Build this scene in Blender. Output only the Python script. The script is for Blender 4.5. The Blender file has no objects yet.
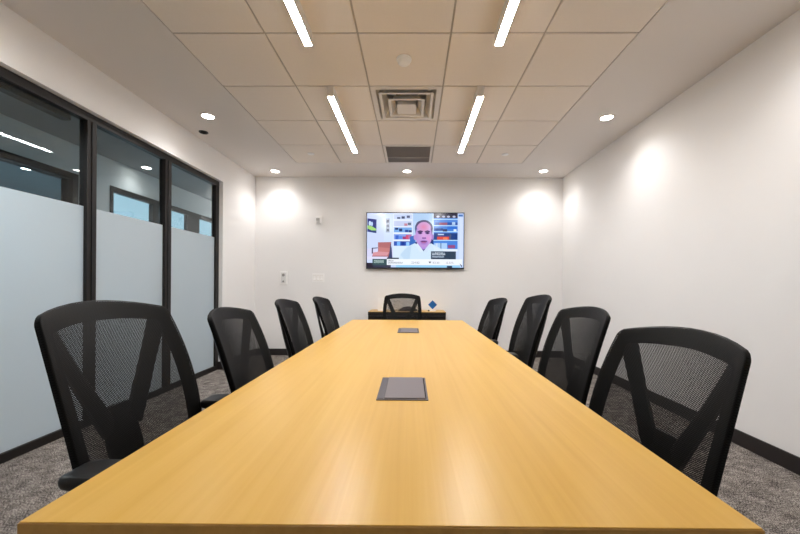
import bpy, math, random
from mathutils import Vector, Matrix
PI = math.pi
random.seed(7)
scene = bpy.context.scene
COL = scene.collection

# ------------------------------------------------------------------ materials
def new_mat(name):
    m = bpy.data.materials.new(name); m.use_nodes = True
    nt = m.node_tree; nt.nodes.clear()
    out = nt.nodes.new('ShaderNodeOutputMaterial')
    return m, nt, out

def srgb(r, g, b):
    f = lambda c: ((c/255.0+0.055)/1.055)**2.4 if c/255.0 > 0.04045 else c/255.0/12.92
    return (f(r), f(g), f(b), 1.0)

def paint(name, col, rough=0.6, spec=0.5, metal=0.0, bump=0.0, bscale=200.0, var=0.0, vscale=3.0):
    m, nt, out = new_mat(name)
    p = nt.nodes.new('ShaderNodeBsdfPrincipled')
    p.inputs['Base Color'].default_value = col
    p.inputs['Roughness'].default_value = rough
    p.inputs['Specular IOR Level'].default_value = spec
    p.inputs['Metallic'].default_value = metal
    nt.links.new(p.outputs[0], out.inputs[0])
    tc = nt.nodes.new('ShaderNodeTexCoord')
    if var > 0:
        n = nt.nodes.new('ShaderNodeTexNoise'); n.inputs['Scale'].default_value = vscale
        n.inputs['Detail'].default_value = 4
        nt.links.new(tc.outputs['Object'], n.inputs['Vector'])
        mx = nt.nodes.new('ShaderNodeMix'); mx.data_type = 'RGBA'
        mx.inputs['A'].default_value = tuple(c*(1-var) for c in col[:3])+(1,)
        mx.inputs['B'].default_value = tuple(min(1, c*(1+var)) for c in col[:3])+(1,)
        nt.links.new(n.outputs['Fac'], mx.inputs['Factor'])
        nt.links.new(mx.outputs['Result'], p.inputs['Base Color'])
    if bump > 0:
        n2 = nt.nodes.new('ShaderNodeTexNoise'); n2.inputs['Scale'].default_value = bscale
        nt.links.new(tc.outputs['Object'], n2.inputs['Vector'])
        b = nt.nodes.new('ShaderNodeBump'); b.inputs['Strength'].default_value = bump
        b.inputs['Distance'].default_value = 0.002
        nt.links.new(n2.outputs['Fac'], b.inputs['Height'])
        nt.links.new(b.outputs[0], p.inputs['Normal'])
    return m

def emit(name, col, strength):
    m, nt, out = new_mat(name)
    e = nt.nodes.new('ShaderNodeEmission')
    e.inputs['Color'].default_value = col; e.inputs['Strength'].default_value = strength
    nt.links.new(e.outputs[0], out.inputs[0])
    return m

WALL = paint('wall_paint', (0.86, 0.85, 0.845, 1), 0.85, 0.25, bump=0.05, bscale=350, var=0.01)
GYP = paint('ceiling_paint', (0.76, 0.72, 0.69, 1), 0.9, 0.2, bump=0.04, bscale=300)
TILE = paint('ceiling_tile_face', (0.84, 0.775, 0.71, 1), 0.95, 0.1, bump=0.25, bscale=420, var=0.02, vscale=60)
TBAR = paint('ceiling_grid', (0.50, 0.45, 0.40, 1), 0.6, 0.3)
BASEB = paint('rubber_base', srgb(40, 35, 35), 0.45, 0.4, bump=0.03)
BRONZE = paint('bronze_anodised', srgb(31, 27, 26), 0.42, 0.4, metal=0.1, bump=0.02)
BLACKP = paint('black_plastic', (0.0075, 0.0075, 0.008, 1), 0.42, 0.45, bump=0.08, bscale=900)
BLACKF = paint('black_fabric', (0.0050, 0.0048, 0.0048, 1), 0.9, 0.12, bump=0.4, bscale=1400, var=0.2, vscale=500)
BLACKM = paint('black_metal', (0.012, 0.012, 0.013, 1), 0.35, 0.5, metal=0.4)
CHROME = paint('chrome', (0.6, 0.6, 0.62, 1), 0.2, 0.5, metal=1.0)
WHITEP = paint('white_plastic', (0.91, 0.90, 0.89, 1), 0.45, 0.4)
GREYP = paint('grey_plastic', (0.25, 0.25, 0.25, 1), 0.5, 0.4)
LENSP = paint('smoky_clear_plastic', (0.42, 0.42, 0.41, 1), 0.3, 0.5)
WHITEM = paint('white_metal', (0.76, 0.72, 0.67, 1), 0.4, 0.4)
DARKVOID = paint('duct_black', (0.015, 0.014, 0.013, 1), 0.8, 0.1)
GRILLE = paint('grille_grey', (0.36, 0.33, 0.31, 1), 0.5, 0.4, metal=0.2)
ALU = paint('anodised_grey', srgb(122, 112, 112), 0.38, 0.5, metal=0.55, bump=0.02, bscale=900)
ALUD = paint('anodised_dark', srgb(84, 78, 82), 0.4, 0.5, metal=0.4)
CRED = paint('dark_laminate', srgb(34, 29, 27), 0.45, 0.4, var=0.15, vscale=12)
CABLE = paint('blue_enamel', srgb(20, 95, 170), 0.35, 0.5)
CORRC = paint('corridor_ceiling_paint', srgb(150, 152, 154), 0.9, 0.2)
CORRW = paint('corridor_wall_paint', (0.78, 0.78, 0.77, 1), 0.85, 0.2)
ROOMW = paint('far_room_paint', (0.46, 0.54, 0.58, 1), 0.85, 0.2)
PHONE = paint('phone_plastic', srgb(58, 44, 44), 0.4, 0.5)

def carpet_mat():
    m, nt, out = new_mat('carpet_loop')
    p = nt.nodes.new('ShaderNodeBsdfPrincipled'); p.inputs['Roughness'].default_value = 0.95
    p.inputs['Specular IOR Level'].default_value = 0.1
    tc = nt.nodes.new('ShaderNodeTexCoord')
    mp = nt.nodes.new('ShaderNodeMapping'); mp.inputs['Scale'].default_value = (1.0, 0.42, 1)
    mp.inputs['Rotation'].default_value = (0, 0, 0.5)
    nt.links.new(tc.outputs['Object'], mp.inputs[0])
    n1 = nt.nodes.new('ShaderNodeTexNoise'); n1.inputs['Scale'].default_value = 260; n1.inputs['Detail'].default_value = 3
    n1.inputs['Roughness'].default_value = 0.7
    nt.links.new(mp.outputs[0], n1.inputs['Vector'])
    n2 = nt.nodes.new('ShaderNodeTexNoise'); n2.inputs['Scale'].default_value = 14; n2.inputs['Detail'].default_value = 3
    nt.links.new(tc.outputs['Object'], n2.inputs['Vector'])
    ad = nt.nodes.new('ShaderNodeMath'); ad.operation = 'MULTIPLY_ADD'
    ad.inputs[1].default_value = 0.25
    nt.links.new(n2.outputs['Fac'], ad.inputs[0]); nt.links.new(n1.outputs['Fac'], ad.inputs[2])
    r = nt.nodes.new('ShaderNodeValToRGB')
    els = r.color_ramp.elements
    els[0].position = 0.50; els[0].color = srgb(46, 42, 41)
    els[1].position = 0.76; els[1].color = srgb(196, 188, 180)
    e = els.new(0.61); e.color = srgb(100, 93, 89)
    nt.links.new(ad.outputs[0], r.inputs['Fac'])
    nt.links.new(r.outputs['Color'], p.inputs['Base Color'])
    b = nt.nodes.new('ShaderNodeBump'); b.inputs['Strength'].default_value = 0.6; b.inputs['Distance'].default_value = 0.004
    nt.links.new(n1.outputs['Fac'], b.inputs['Height']); nt.links.new(b.outputs[0], p.inputs['Normal'])
    nt.links.new(p.outputs[0], out.inputs[0])
    return m
CARPET = carpet_mat()

def wood_mat(name, light, mid, dark, rough=0.30):
    m, nt, out = new_mat(name)
    p = nt.nodes.new('ShaderNodeBsdfPrincipled'); p.inputs['Roughness'].default_value = rough
    p.inputs['Specular IOR Level'].default_value = 0.36
    tc = nt.nodes.new('ShaderNodeTexCoord')
    mp = nt.nodes.new('ShaderNodeMapping'); mp.inputs['Scale'].default_value = (26, 0.55, 26)
    nt.links.new(tc.outputs['Object'], mp.inputs[0])
    n1 = nt.nodes.new('ShaderNodeTexNoise'); n1.inputs['Scale'].default_value = 1.6; n1.inputs['Detail'].default_value = 6
    n1.inputs['Roughness'].default_value = 0.6; n1.inputs['Distortion'].default_value = 0.4
    nt.links.new(mp.outputs[0], n1.inputs['Vector'])
    mp2 = nt.nodes.new('ShaderNodeMapping'); mp2.inputs['Scale'].default_value = (3.0, 0.25, 3.0)
    nt.links.new(tc.outputs['Object'], mp2.inputs[0])
    n2 = nt.nodes.new('ShaderNodeTexNoise'); n2.inputs['Scale'].default_value = 1.4; n2.inputs['Detail'].default_value = 2
    nt.links.new(mp2.outputs[0], n2.inputs['Vector'])
    mx = nt.nodes.new('ShaderNodeMix'); mx.data_type = 'FLOAT'; mx.inputs['Factor'].default_value = 0.42
    nt.links.new(n1.outputs['Fac'], mx.inputs['A']); nt.links.new(n2.outputs['Fac'], mx.inputs['B'])
    r = nt.nodes.new('ShaderNodeValToRGB'); els = r.color_ramp.elements
    els[0].position = 0.30; els[0].color = dark
    els[1].position = 0.70; els[1].color = light
    e = els.new(0.5); e.color = mid
    nt.links.new(mx.outputs['Result'], r.inputs['Fac'])
    nt.links.new(r.outputs['Color'], p.inputs['Base Color'])
    nt.links.new(p.outputs[0], out.inputs[0])
    return m
OAK = wood_mat('oak_laminate', (0.68, 0.425, 0.108, 1), (0.63, 0.372, 0.076, 1), (0.57, 0.318, 0.053, 1))
OAKE = wood_mat('oak_edge_band', (0.52, 0.30, 0.085, 1), (0.45, 0.25, 0.065, 1), (0.38, 0.20, 0.05, 1), 0.4)

def mesh_fabric():
    m, nt, out = new_mat('chair_mesh_fabric')
    uv = nt.nodes.new('ShaderNodeUVMap'); uv.uv_map = 'UVMap'
    sx = nt.nodes.new('ShaderNodeSeparateXYZ'); nt.links.new(uv.outputs[0], sx.inputs[0])
    def mth(op, a, b=None, c=None):
        n = nt.nodes.new('ShaderNodeMath'); n.operation = op
        for k, v in enumerate((a, b, c)):
            if v is None: continue
            if isinstance(v, (int, float)): n.inputs[k].default_value = v
            else: nt.links.new(v, n.inputs[k])
        return n.outputs[0]
    pitch = 0.0058
    u = mth('MULTIPLY', sx.outputs[0], 2*PI/pitch)
    v = mth('MULTIPLY', sx.outputs[1], 2*PI/(pitch*1.05))
    a = mth('ADD', u, v); b = mth('SUBTRACT', u, v)
    s = mth('MULTIPLY', mth('SINE', mth('MULTIPLY', a, 0.5)), mth('SINE', mth('MULTIPLY', b, 0.5)))
    lw = nt.nodes.new('ShaderNodeLayerWeight'); lw.inputs['Blend'].default_value = 0.5
    thr = mth('ADD', mth('MULTIPLY', lw.outputs['Facing'], 0.75), 0.46)   # spacer fabric closes up when seen edge-on
    hole = mth('GREATER_THAN', mth('ABSOLUTE', s), thr)
    d = nt.nodes.new('ShaderNodeBsdfPrincipled'); d.inputs['Base Color'].default_value = (0.0036, 0.0034, 0.0034, 1)
    d.inputs['Roughness'].default_value = 0.55; d.inputs['Specular IOR Level'].default_value = 0.16
    t = nt.nodes.new('ShaderNodeBsdfTransparent')
    mx = nt.nodes.new('ShaderNodeMixShader')
    nt.links.new(hole, mx.inputs[0]); nt.links.new(d.outputs[0], mx.inputs[1]); nt.links.new(t.outputs[0], mx.inputs[2])
    nt.links.new(mx.outputs[0], out.inputs[0])
    return m
MESHF = mesh_fabric()

def glass_mat(name, tint, refl=1.0):
    m, nt, out = new_mat(name)
    t = nt.nodes.new('ShaderNodeBsdfTransparent'); t.inputs['Color'].default_value = tint
    g = nt.nodes.new('ShaderNodeBsdfGlossy'); g.inputs['Roughness'].default_value = 0.0
    g.inputs['Color'].default_value = (refl, refl, refl, 1)
    lw = nt.nodes.new('ShaderNodeLayerWeight'); lw.inputs['Blend'].default_value = 0.5
    pw = nt.nodes.new('ShaderNodeMath'); pw.operation = 'POWER'; pw.inputs[1].default_value = 5.0
    nt.links.new(lw.outputs['Facing'], pw.inputs[0])
    f = nt.nodes.new('ShaderNodeMath'); f.operation = 'MULTIPLY_ADD'; f.inputs[1].default_value = 0.95; f.inputs[2].default_value = 0.04
    nt.links.new(pw.outputs[0], f.inputs[0])
    mx = nt.nodes.new('ShaderNodeMixShader')
    nt.links.new(f.outputs[0], mx.inputs[0]); nt.links.new(t.outputs[0], mx.inputs[1]); nt.links.new(g.outputs[0], mx.inputs[2])
    nt.links.new(mx.outputs[0], out.inputs[0])
    return m
GLASS = glass_mat('clear_glass', (0.80, 0.86, 0.88, 1))
BLUEGLASS = glass_mat('blue_glass', (0.62, 0.71, 0.75, 1), 0.4)

def film_mat(name, col, tr, mix=0.5):
    m, nt, out = new_mat(name)
    p = nt.nodes.new('ShaderNodeBsdfPrincipled'); p.inputs['Base Color'].default_value = col
    p.inputs['Roughness'].default_value = 0.45; p.inputs['Specular IOR Level'].default_value = 0.4
    t = nt.nodes.new('ShaderNodeBsdfTranslucent'); t.inputs['Color'].default_value = tr
    mx = nt.nodes.new('ShaderNodeMixShader'); mx.inputs[0].default_value = mix
    nt.links.new(p.outputs[0], mx.inputs[1]); nt.links.new(t.outputs[0], mx.inputs[2])
    nt.links.new(mx.outputs[0], out.inputs[0])
    return m
FILM = film_mat('frosted_film', (0.72, 0.77, 0.80, 1), (0.80, 0.90, 0.96, 1), 0.5)

LED = emit('led_diffuser', (0.99, 0.975, 0.955, 1), 42.0)
DOWN = emit('downlight_lens', (1.0, 0.95, 0.88, 1), 14.0)
DAYWIN = emit('lit_blue_window', srgb(178, 212, 226), 0.42)

# ------------------------------------------------------------------ mesh builder
class MB:
    def __init__(self): self.v = []; self.f = []; self.m = []; self.uv = {}
    def add(self, verts, faces, mi=0):
        o = len(self.v); self.v += [tuple(p) for p in verts]
        for f in faces: self.f.append(tuple(o+i for i in f)); self.m.append(mi)
        return o
    def box(self, x0, x1, y0, y1, z0, z1, mi=0):
        self.add([(x0,y0,z0),(x1,y0,z0),(x1,y1,z0),(x0,y1,z0),(x0,y0,z1),(x1,y0,z1),(x1,y1,z1),(x0,y1,z1)],
                 [(0,3,2,1),(4,5,6,7),(0,1,5,4),(1,2,6,5),(2,3,7,6),(3,0,4,7)], mi)
    def lathe(self, prof, n=32, c=(0,0,0), mi=0, axis='z'):
        vs = []; fs = []
        for r, h in prof:
            for k in range(n):
                a = 2*PI*k/n; x, y = r*math.cos(a), r*math.sin(a)
                p = (x, y, h) if axis == 'z' else ((x, h, y) if axis == 'y' else (h, x, y))
                vs.append((p[0]+c[0], p[1]+c[1], p[2]+c[2]))
        for i in range(len(prof)-1):
            for k in range(n):
                a, b = i*n+k, i*n+(k+1) % n
                fs.append((a, b, b+n, a+n))
        fs.append(tuple(range(n-1, -1, -1))); L = (len(prof)-1)*n
        fs.append(tuple(range(L, L+n)))
        self.add(vs, fs, mi)
    def sweep(self, pts, half, mi=0, up=(0,0,1), n=8):
        """rounded-rectangle bar through pts; half = (half width, half height) per point or one pair"""
        P = [Vector(p) for p in pts]; vs = []; fs = []
        cs = []
        for k in range(n*4//2):
            a = 2*PI*k/(n*4//2); ca, sa = math.cos(a), math.sin(a)
            e = 0.45
            cs.append((math.copysign(abs(ca)**e, ca), math.copysign(abs(sa)**e, sa)))
        m = len(cs); U = Vector(up)
        for i, p in enumerate(P):
            t = (P[min(i+1, len(P)-1)]-P[max(i-1, 0)]).normalized()
            s = t.cross(U).normalized(); u = s.cross(t).normalized()
            h = half[i] if isinstance(half[0], (tuple, list)) else half
            for a, b in cs: vs.append(p+s*(a*h[0])+u*(b*h[1]))
        for i in range(len(P)-1):
            for k in range(m):
                a, b = i*m+k, i*m+(k+1) % m
                fs.append((a, b, b+m, a+m))
        fs.append(tuple(range(m-1, -1, -1))); L = (len(P)-1)*m; fs.append(tuple(range(L, L+m)))
        self.add(vs, fs, mi)
    def build(self, name, mats, parent=None, smooth=False, bevel=0.0, seg=2, loc=None):
        me = bpy.data.meshes.new(name)
        me.from_pydata(self.v, [], self.f)
        if not isinstance(mats, (list, tuple)): mats = [mats]
        for mm in mats: me.materials.append(mm)
        for p, mi in zip(me.polygons, self.m): p.material_index = mi
        import bmesh
        bm = bmesh.new(); bm.from_mesh(me)
        bmesh.ops.recalc_face_normals(bm, faces=bm.faces)
        if bevel > 0:
            es = [e for e in bm.edges if len(e.link_faces) == 2 and e.calc_face_angle(0) > 0.6]
            bmesh.ops.bevel(bm, geom=es, offset=bevel, segments=seg, profile=0.7, affect='EDGES', clamp_overlap=True)
        bm.to_mesh(me); bm.free()
        if smooth:
            for p in me.polygons: p.use_smooth = True
            try: me.set_sharp_from_angle(angle=math.radians(42))
            except Exception: pass
        o = bpy.data.objects.new(name, me); COL.objects.link(o)
        if parent is not None: o.parent = parent
        if loc is not None: o.location = loc
        return o

def thing(name, label, cat, loc=(0,0,0), rz=0.0, group=None):
    o = bpy.data.objects.new(name, None); COL.objects.link(o)
    o.location = loc; o.rotation_euler = (0, 0, rz); o.empty_display_size = 0.05
    o['label'] = label; o['category'] = cat
    if group: o['group'] = group
    return o
def struct(o, label=None, cat=None):
    o['kind'] = 'structure'
    if label: o['label'] = label
    if cat: o['category'] = cat
    return o
def tag(o, label, cat, group=None):
    o['label'] = label; o['category'] = cat
    if group: o['group'] = group
    return o

# ------------------------------------------------------------------ room shell
XL, XR, YB, YF, H = -2.43, 2.275, 5.36, -1.2, 2.74
OP0, OP1, OPH = -0.25, 4.44, 2.395          # opening of the glass partition in the left wall
XC0, XC1 = -2.56, -4.03                     # corridor
XFAR, YEND = -7.1, 9.0

b = MB(); b.box(-4.15, XR+0.12, YF-0.12, YEND, -0.1, 0.0)
struct(b.build('floor', CARPET), 'brown-grey flecked loop carpet under the long table', 'floor')
b = MB(); b.box(XL-0.13, XR+0.12, YB, YB+0.12, 0, H)
struct(b.build('wall_back', WALL), 'white end wall behind the wall-mounted screen', 'wall')
b = MB(); b.box(XR, XR+0.12, YF, YB, 0, H)
struct(b.build('wall_right', WALL), 'blank white wall behind the right row of chairs', 'wall')
b = MB(); b.box(XL-0.13, XR+0.12, YF-0.12, YF, 0, H)
struct(b.build('wall_front', WALL), 'white wall behind the near end of the table', 'wall')
b = MB()
b.box(XL-0.13, XL, OP1, YB, 0, H); b.box(XL-0.13, XL, YF, OP0, 0, H); b.box(XL-0.13, XL, OP0, OP1, OPH, H)
struct(b.build('wall_left', WALL), 'white wall and header around the glass partition', 'wall')

# skirting
def skirting(name, x0, x1, y0, y1, lab):
    b = MB(); b.box(x0, x1, y0, y1, 0, 0.102)
    struct(b.build(name, BASEB, bevel=0.002), lab, 'baseboard')
skirting('baseboard_back', XL+0.012, XR-0.012, YB-0.012, YB, 'dark baseboard along the end wall')
skirting('baseboard_right', XR-0.012, XR, YF, YB, 'dark baseboard along the right wall')
b = MB(); b.box(XL, XL+0.012, OP1+0.012, YB-0.012, 0, 0.102); b.box(XL-0.05, XL+0.012, OP1-0.012, OP1, 0, 0.102)
struct(b.build('baseboard_left', BASEB, bevel=0.002), 'short dark baseboard between glass partition and end wall', 'baseboard')

# ceiling: drywall border + lay-in tile field
GX = [-1.592+0.61*k for k in range(6)]
GY = [4.730-0.6115*k for k in range(10)]     # from the far end towards the camera
HOLES = {(2, 2), (2, 0)}                     # (column, row) of diffuser and return grille
b = MB()
zt = H+0.12
b.box(XL-0.13, GX[0], YF-0.12, YB+0.12, H, zt); b.box(GX[-1], XR+0.12, YF-0.12, YB+0.12, H, zt)
b.box(GX[0], GX[-1], GY[0], YB+0.12, H, zt); b.box(GX[0], GX[-1], YF-0.12, GY[-1], H, zt)
struct(b.build('ceiling', GYP), 'painted flat ceiling border around the tile field', 'ceiling')
b = MB(); g = 0.0065
for i in range(5):
    for j in range(9):
        if (i, j) in HOLES: continue
        b.box(GX[i]+g, GX[i+1]-g, GY[j+1]+g, GY[j]-g, H, H+0.02)
tf = b.build('ceiling', TILE, bevel=0.002, seg=1)
struct(tf, 'square acoustic tiles laid in a grid over the table', 'ceiling')
b = MB()
for x in GX: b.box(x-0.012, x+0.012, GY[-1], GY[0], H+0.007, H+0.012)
for y in GY: b.box(GX[0], GX[-1], y-0.012, y+0.012, H+0.0072, H+0.0118)
struct(b.build('trim_1', TBAR), 'ceiling grid bars between the acoustic tiles', 'trim')
b = MB(); b.box(GX[0], GX[-1], GY[-1], GY[0], H+0.35, H+0.37)
struct(b.build('ceiling', DARKVOID), 'dark plenum above the ceiling grilles', 'ceiling')

# ------------------------------------------------------------------ glass partition (window_1)
def win_root(name, lab):
    o = bpy.data.objects.new(name, None); COL.objects.link(o); o.empty_display_size = 0.05
    return struct(o, lab, 'window')
w1 = win_root('window_1', 'dark framed glass partition with frosted lower panes on the left')
b = MB()
fx0, fx1 = -2.535, -2.478
b.box(fx0, fx1, OP0, OP1, 0.0, 0.058); b.box(fx0, fx1, OP0, OP1, OPH-0.062, OPH)
b.box(fx0, fx1, OP1-0.07, OP1, 0.058, OPH-0.062); b.box(fx0, fx1, OP0, OP0+0.06, 0.058, OPH-0.062)
b.build('window_frame', BRONZE, w1, bevel=0.003)
MUL = [(0.75, 0.83), (1.69, 1.77), (2.625, 2.705), (3.462, 3.552)]
for k, (a, c) in enumerate(MUL):
    b = MB(); b.box(fx0, fx1+0.006, a, c, 0.058, OPH-0.062)
    mu = b.build('mullion', BRONZE, w1, bevel=0.003)
    b = MB(); b.box(fx1+0.006, fx1+0.012, a+0.034, a+0.042, 0.058, OPH-0.062)
    b.build('glazing_bead', BLACKM, mu)
edges = [OP0+0.06]+[e for m in MUL for e in m]+[OP1-0.07]
for k in range(0, len(edges), 2):
    a, c = edges[k], edges[k+1]
    b = MB(); b.box(-2.508, -2.500, a, c, 0.058, OPH-0.062)
    pane = b.build('glass_pane', GLASS, w1)
    b = MB(); b.box(-2.4995, -2.4985, a, c, 0.058, 1.678)
    fo = b.build('frosted_film', FILM, pane); fo['label'] = 'frosted privacy film on the lower glass'
b = MB(); b.box(-2.60, fx0, OP0+0.06, 2.56, 2.295, 2.385)
b.build('sliding_track', BRONZE, w1, bevel=0.003)

# ------------------------------------------------------------------ corridor and far rooms beyond the glass
b = MB(); b.box(-4.15, XL-0.13, YF, YEND, H, H+0.1)
struct(b.build('ceiling_corridor', CORRC), 'grey corridor ceiling seen through the partition', 'ceiling')
b = MB()
WH = 2.392
b.box(-4.15, XC1, YF, YEND, WH, H); b.box(-4.15, XC1, 4.16, 4.602, 0, WH)
b.box(-4.15, XC1, YF, 0.2, 0, WH); b.box(-4.15, XC1, 8.2, YEND, 0, WH)
struct(b.build('wall_corridor', CORRW), 'pale corridor wall seen through the clear upper glass', 'wall')
b = MB(); b.box(XC0-1.6, XC0+0.13, YEND, YEND+0.1, 0, H); b.box(XC0-1.6, XC0, YF-0.1, YF, 0, H)
b.box(-2.56, -2.43, YB+0.12, YEND, 0, H)
struct(b.build('wall_end', CORRW), 'pale walls closing the corridor', 'wall')
b = MB(); b.box(-7.2, XFAR, 0.2, YEND, 0, H); b.box(XFAR, -4.15, YEND, YEND+0.1, 0, H); b.box(XFAR, -4.15, 0.1, 0.2, 0, H)
struct(b.build('wall_room', ROOMW), 'pale wall of the room across the corridor', 'wall')
b = MB(); b.box(-7.2, -4.15, 0.1, YEND+0.1, H, H+0.1)
struct(b.build('ceiling_room', paint('far_ceiling', srgb(195, 206, 210), 0.9, 0.2)), 'ceiling of the room across the corridor', 'ceiling')
b = MB(); b.box(-7.2, -4.15, 0.1, YEND+0.1, -0.1, 0)
struct(b.build('floor_room', CARPET), 'carpet of the room across the corridor', 'floor')
w2 = win_root('window_2', 'dark framed corridor window left of the pale wall strip')
b = MB()
b.box(-4.16, -4.02, 0.2, 4.16, WH-0.075, WH); b.box(-4.16, -4.02, 4.085, 4.16, 0, WH-0.075)
b.box(-4.16, -4.02, 0.2, 0.28, 0, WH-0.075); b.box(-4.16, -4.02, 0.28, 4.085, 0, 0.1)
b.build('window_frame', BRONZE, w2, bevel=0.003)
b = MB(); b.box(-4.095, -4.085, 0.28, 4.085, 0.1, WH-0.075); b.build('glass_pane', BLUEGLASS, w2)
w3 = win_root('window_3', 'dark framed corridor windows with bright blue panes')
b = MB()
b.box(-4.16, -4.02, 4.602, 8.2, WH-0.075, WH); b.box(-4.16, -4.02, 4.602, 4.652, 0, WH-0.075)
b.box(-4.16, -4.02, 5.36, 5.49, 0, WH-0.075); b.box(-4.16, -4.02, 6.19, 6.54, 0, WH-0.075)
b.box(-4.16, -4.02, 8.1, 8.2, 0, WH-0.075); b.box(-4.16, -4.02, 4.652, 8.1, 0, 0.1)
b.build('window_frame', BRONZE, w3, bevel=0.003)
for a, c in ((4.652, 5.36), (5.49, 6.19), (6.54, 8.1)):
    b = MB(); b.box(-4.095, -4.085, a, c, 0.1, WH-0.075); b.build('glass_pane', DAYWIN, w3)

# ------------------------------------------------------------------ lights
def spot(name, loc, power, size, blend, radius, col, parent=None):
    l = bpy.data.lights.new(name, 'SPOT'); l.energy = power; l.spot_size = math.radians(size); l.spot_blend = blend
    l.shadow_soft_size = radius; l.color = col
    o = bpy.data.objects.new(name, l); COL.objects.link(o); o.location = loc
    if parent is not None: o.parent = parent
    return o

def downlight(x, y, label, power, group, z=H, size=140, mat=None):
    t = thing('downlight', label, 'ceiling light', (x, y, z), 0, group)
    b = MB(); b.lathe([(0.053, -0.0005), (0.073, -0.0005), (0.073, -0.004), (0.069, -0.007), (0.055, -0.007), (0.053, -0.004)], 40)
    b.f = [f for f in b.f if len(f) == 4]; b.m = b.m[:len(b.f)]
    b.build('trim_ring', WHITEM, t, smooth=True)
    b = MB(); b.lathe([(0.053, -0.0005), (0.053, -0.0045), (0.0, -0.006)], 32)
    b.build('lens', DOWN, t, smooth=True)
    spot('bulb', (0, 0, -0.03), power, size, 1.0, 0.05, (1.0, 0.965, 0.95), t)
    return t
G = 'recessed downlights around the ceiling border'
DP = 9
downlight(1.878, 3.43, 'lit round downlight in the ceiling border close to the right wall', DP, G)
downlight(-2.02, 3.41, 'lit round downlight beside the small black ceiling disc', DP, G)
downlight(-2.015, 5.07, 'lit round downlight in the far corner beside the glass-partition wall', DP, G)
downlight(-0.095, 5.06, 'lit round downlight above the wall-mounted screen', DP*0.45, G)
downlight(1.863, 5.04, 'lit round downlight in the far right corner of the ceiling', DP, G)
downlight(1.89, 1.75, 'lit round downlight above the nearest chair on the right', DP, G)
downlight(-2.03, 1.75, 'lit round downlight above the nearest chair on the left', DP, G)
downlight(-3.80, 4.94, 'lit round downlight in the corridor ceiling beyond the glass', 3, 'corridor downlights')
downlight(-5.60, 5.00, 'lit round downlight in the blue room across the corridor', 300, 'corridor downlights')

downlight(-3.30, 1.6, 'added unseen downlight brightening the near corridor', 85, 'corridor downlights')  # added lamp, out of view, to brighten the corridor and frosted film
downlight(-3.30, 7.6, 'added unseen downlight brightening the far end of the corridor', 150, 'corridor downlights')  # second unseen lamp, put in to lift the dark corridor
def linear_light(x, y0, y1, label):
    t = thing('linear_ceiling_light', label, 'ceiling light', (x, (y0+y1)/2, H), 0, 'linear LED ceiling lights over the table')
    L = (y1-y0)/2; w = 0.025; d = 0.09
    b = MB(); b.box(-w, w, -L, L, -d, -0.001)
    b.build('housing', WHITEM, t, bevel=0.0015)
    b = MB(); b.box(-w+0.001, w-0.001, -L+0.004, L-0.004, -d-0.0008, -d)
    b.build('diffuser', LED, t)
    return t
linear_light(-0.69, GY[6]+0.005, GY[4]-0.010, 'bright linear light nearest the camera on the glass-partition side')
linear_light(0.545, GY[6]+0.005, GY[4]-0.010, 'bright linear light nearest the camera on the right wall side')
linear_light(-0.69, GY[3]-0.012, GY[1]+0.006, 'far linear light left of the square air diffuser')
linear_light(0.548, GY[3]-0.012, GY[1]+0.006, 'far linear light right of the square air diffuser')

# ------------------------------------------------------------------ ceiling fittings
def air_diffuser():
    x0, x1, y0, y1 = GX[2], GX[3], GY[3], GY[2]
    cx, cy = (x0+x1)/2, (y0+y1)/2
    t = thing('air_diffuser', 'square stepped metal air diffuser in the tile field', 'air vent', (cx, cy, H))
    def ring(b, r0, z0, r1, z1, th=0.004):
        vs = []
        for r, z in ((r0, z0), (r1, z1), (r1-0.001, z1+th), (r0-0.001, z0+th)):
            vs += [(-r, -r, z), (r, -r, z), (r, r, z), (-r, r, z)]
        fs = []
        for i in range(4):
            for k in range(4):
                a, c = i*4+k, i*4+(k+1) % 4; n = ((i+1) % 4)*4
                fs.append((a, c, n+(k+1) % 4, n+k))
        b.add(vs, fs)
    b = MB(); ring(b, 0.299, 0.001, 0.258, -0.001); ring(b, 0.258, 0.0, 0.232, 0.055)
    b.build('outer_frame', WHITEM, t)
    for r, z in ((0.235, -0.018), (0.160, -0.030)):
        b = MB(); ring(b, r, z, r-0.022, z+0.001); ring(b, r-0.022, z+0.001, r-0.060, z+0.062)
        b.build('cone_ring', WHITEM, t)
    b = MB(); b.box(-0.085, 0.085, -0.085, 0.085, -0.040, -0.036); ring(b, 0.085, -0.040, 0.070, -0.005)
    b.build('centre_plate', WHITEM, t, bevel=0.001)
    b = MB(); ring(b, 0.299, 0.002, 0.297, 0.20); b.box(-0.299, 0.299, -0.299, 0.299, 0.20, 0.205)
    b.build('plenum_box', WHITEM, t)
    b = MB(); b.lathe([(0.10, 0.10), (0.10, 0.198)], 28); b.build('duct_collar', DARKVOID, t, smooth=True)
air_diffuser()

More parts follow.
